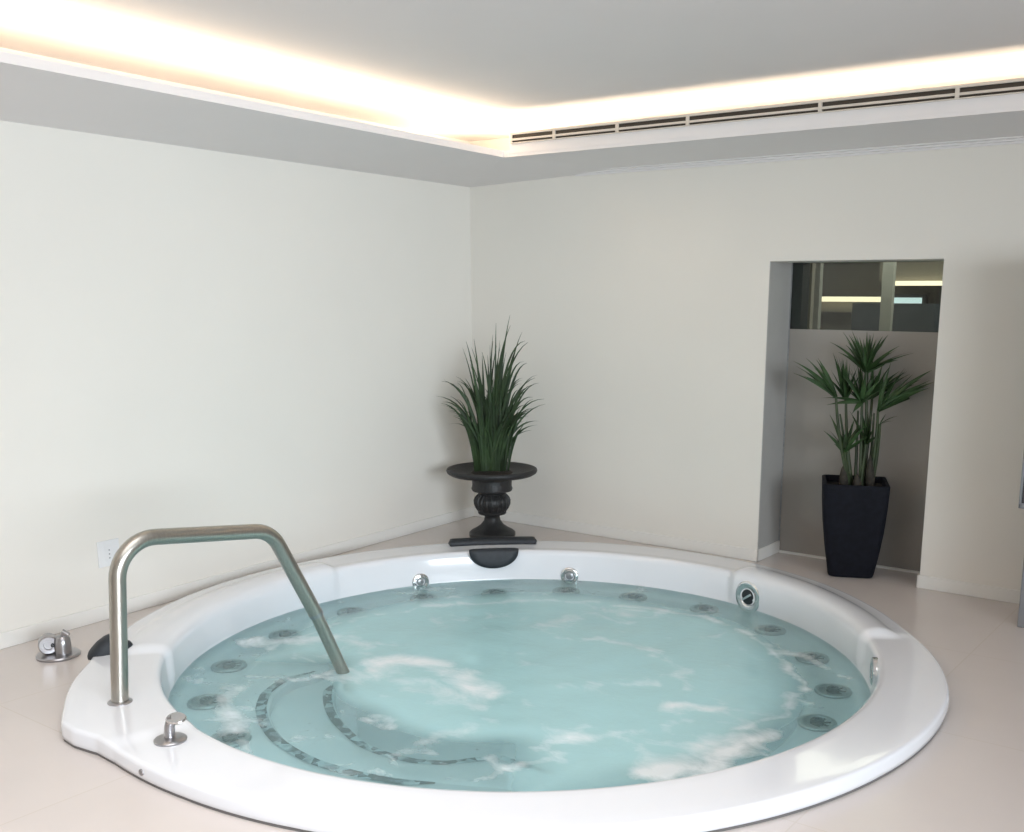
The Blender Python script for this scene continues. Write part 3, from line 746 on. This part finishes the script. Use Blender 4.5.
H = (836,397); frond(H, -.06, (850,490), fan(H, [(793,361),(796,366),(793,373),(806,358),(818,358),(812,364),(822,372),(804,376)], 9), -.03)
H = (846,400); frond(H, .05, (852,490), fan(H, [(833,353),(841,360),(850,363),(857,368),(836,366),(862,372),(829,378)], 10), -.02)
H = (878,411); frond(H, -.05, (868,490), fan(H, [(934,382),(932,370),(920,376),(905,368),(891,362),(928,386),(912,392),(926,394),(884,372),(898,378),(915,384)], 16), .02)
H = (862,402); frond(H, .0, (860,490), fan(H, [(849,370),(857,362),(866,366),(874,370),(880,380),(842,384),(848,392),(885,388),(852,414)], 18), .0)
H = (872,398); frond(H, .08, (862,490), fan(H, [(900,366),(890,370),(910,374),(880,366),(870,370)], 9), .01)
H = (845,452); frond(H, -.04, (851,490), fan(H, [(829,430),(838,429),(846,430),(857,436),(864,430),(834,444),(868,440)], 11), -.01)
H = (866,444); frond(H, -.02, (860,490), fan(H, [(856,424),(866,420),(874,428),(878,436)], 8), .0)
H = (880,424); frond(H, -.05, (871,490), [(898,416,.0),(894,421,.02),(886,414,.03)], .015, .004)
for u0, u1 in ((848,840),(855,858),(866,874),(863,868)):
    mb = MB(); a = px_local(u0, 490, .03); a.z = .515; b = px_local(u1, rp.uniform(410, 430), .05)
    mb.tube([a, (a+b)/2+fx*rp.uniform(-.01,.01), b], [.010,.009,.005], 8); mb.build('stem', M['stalk'], palm)
for u, v1, dep in ((843.5,466,-.02),(870,456,-.03),(857,474,-.06)):
    a = px_local(u, 490, dep); a.z = .51; b = px_local(u, v1, dep); mb = MB()
    n = 8; mb.tube([a+(b-a)*k/n for k in range(n+1)], [.020,.024,.026,.026,.024,.021,.017,.012,.004], 12); mb.build('trunk', M['trunk'], palm)

# ------------------------------------------------------------------ grey cabinet cut by the right edge
cab = empty('cabinet', (3.859, -.662, 0), 'grey metal cabinet with a dark upper box, cut by the right edge', 'cabinet')
zt = onp(1022, 540, WN, Vector((3.86, -.66, 0))).z
zb2 = onp(1019, 508, WN, Vector((3.86, -.66, 0))).z
mb = MB(); mb.box((0, 0, .0), (.55, .30, zb2+.01)); mb.build('body', M['cabm'], cab, bevel=.004)
dx = (onp(1018.5, 508, WN, Vector((3.86, -.66, 0))) - Vector((3.859, -.662, 0))).dot(WU)
mb = MB(); mb.box((dx, -.005, zb2), (.58, .32, zb2+.025)); mb.box((dx, -.005, zb2), (dx+.012, .32, zb2+1.2)); mb.build('box_frame', M['cabm'], cab, bevel=.003)
mb = MB(); mb.box((dx+.012, .0, zb2+.025), (.57, .31, zb2+1.2)); mb.build('upper_box', M['cabd'], cab, bevel=.003)

# ------------------------------------------------------------------ light
def area(name, loc, rot, sx, sy, power, color=(1,1,1)):
    l = bpy.data.lights.new(name, 'AREA'); l.shape = 'RECTANGLE'; l.size = sx; l.size_y = sy; l.energy = power; l.color = color
    o = bpy.data.objects.new(name, l); col.objects.link(o); o.location = loc; o.rotation_euler = rot; return o
WARM = (1, .80, .56)
yl = (YF-.2)/2; area('cove_light_left', (SL-.16, yl, HS+.06), (R(180), 0, 0), .05, abs(YF+.2), 52, WARM)
xm = (.2+XR+.8)/2; lr = XR+.6
area('cove_light_right', rw(xm, -SR+.16, HS+.07), (R(180), 0, A), lr, .05, 34, WARM)
# daylight from the glazed sides of the room, behind and to the right of the camera
def aim(o, tgt, spread):
    o.rotation_euler = (Vector(tgt)-o.location).to_track_quat('-Z', 'Y').to_euler(); o.data.spread = R(spread); return o
aim(area('daylight_window', (8.2, -6.4, 1.7), (0, 0, 0), 4.5, 2.0, 92, (.83,.92,1)), (0, -2.4, 1.15), 72)
area('daylight_window', (4.2, -9.3, 1.4), (R(90), 0, 0), 6, 2.2, 16, (1,.95,.88))
for r_, a_ in ((1.17, -18), (1.17, 12)):     # unseen lamps added under the surface to brighten the water
    pl = area('water_fill', (TX+r_*math.cos(R(a_)), TY+r_*math.sin(R(a_)), -.50), (0, 0, 0), .2, .12, 1.0, (.85,1,1))
    aim(pl, (TX-.2*math.cos(R(a_)), TY-.2*math.sin(R(a_)), -.62), 140)
cl = area('overhead_fill', (2.9, -4.8, HC-.02), (0, 0, 0), 2.6, 2.2, 36, (.98,.985,1)); cl.data.spread = R(130)  # out-of-view fill added overhead to brighten tub and floor
area('far_room_light', rw(2.7, 1.6, 2.1), (0, 0, A), 2.0, 1.0, 25, (1,.95,.85))
wd = bpy.data.worlds.new('world'); scene.world = wd; wd.use_nodes = True
bg = wd.node_tree.nodes['Background']; bg.inputs['Color'].default_value = (1,.96,.905,1); bg.inputs['Strength'].default_value = .31
scene.view_settings.view_transform = 'Standard'
scene.view_settings.look = 'None'
scene.view_settings.exposure = 0
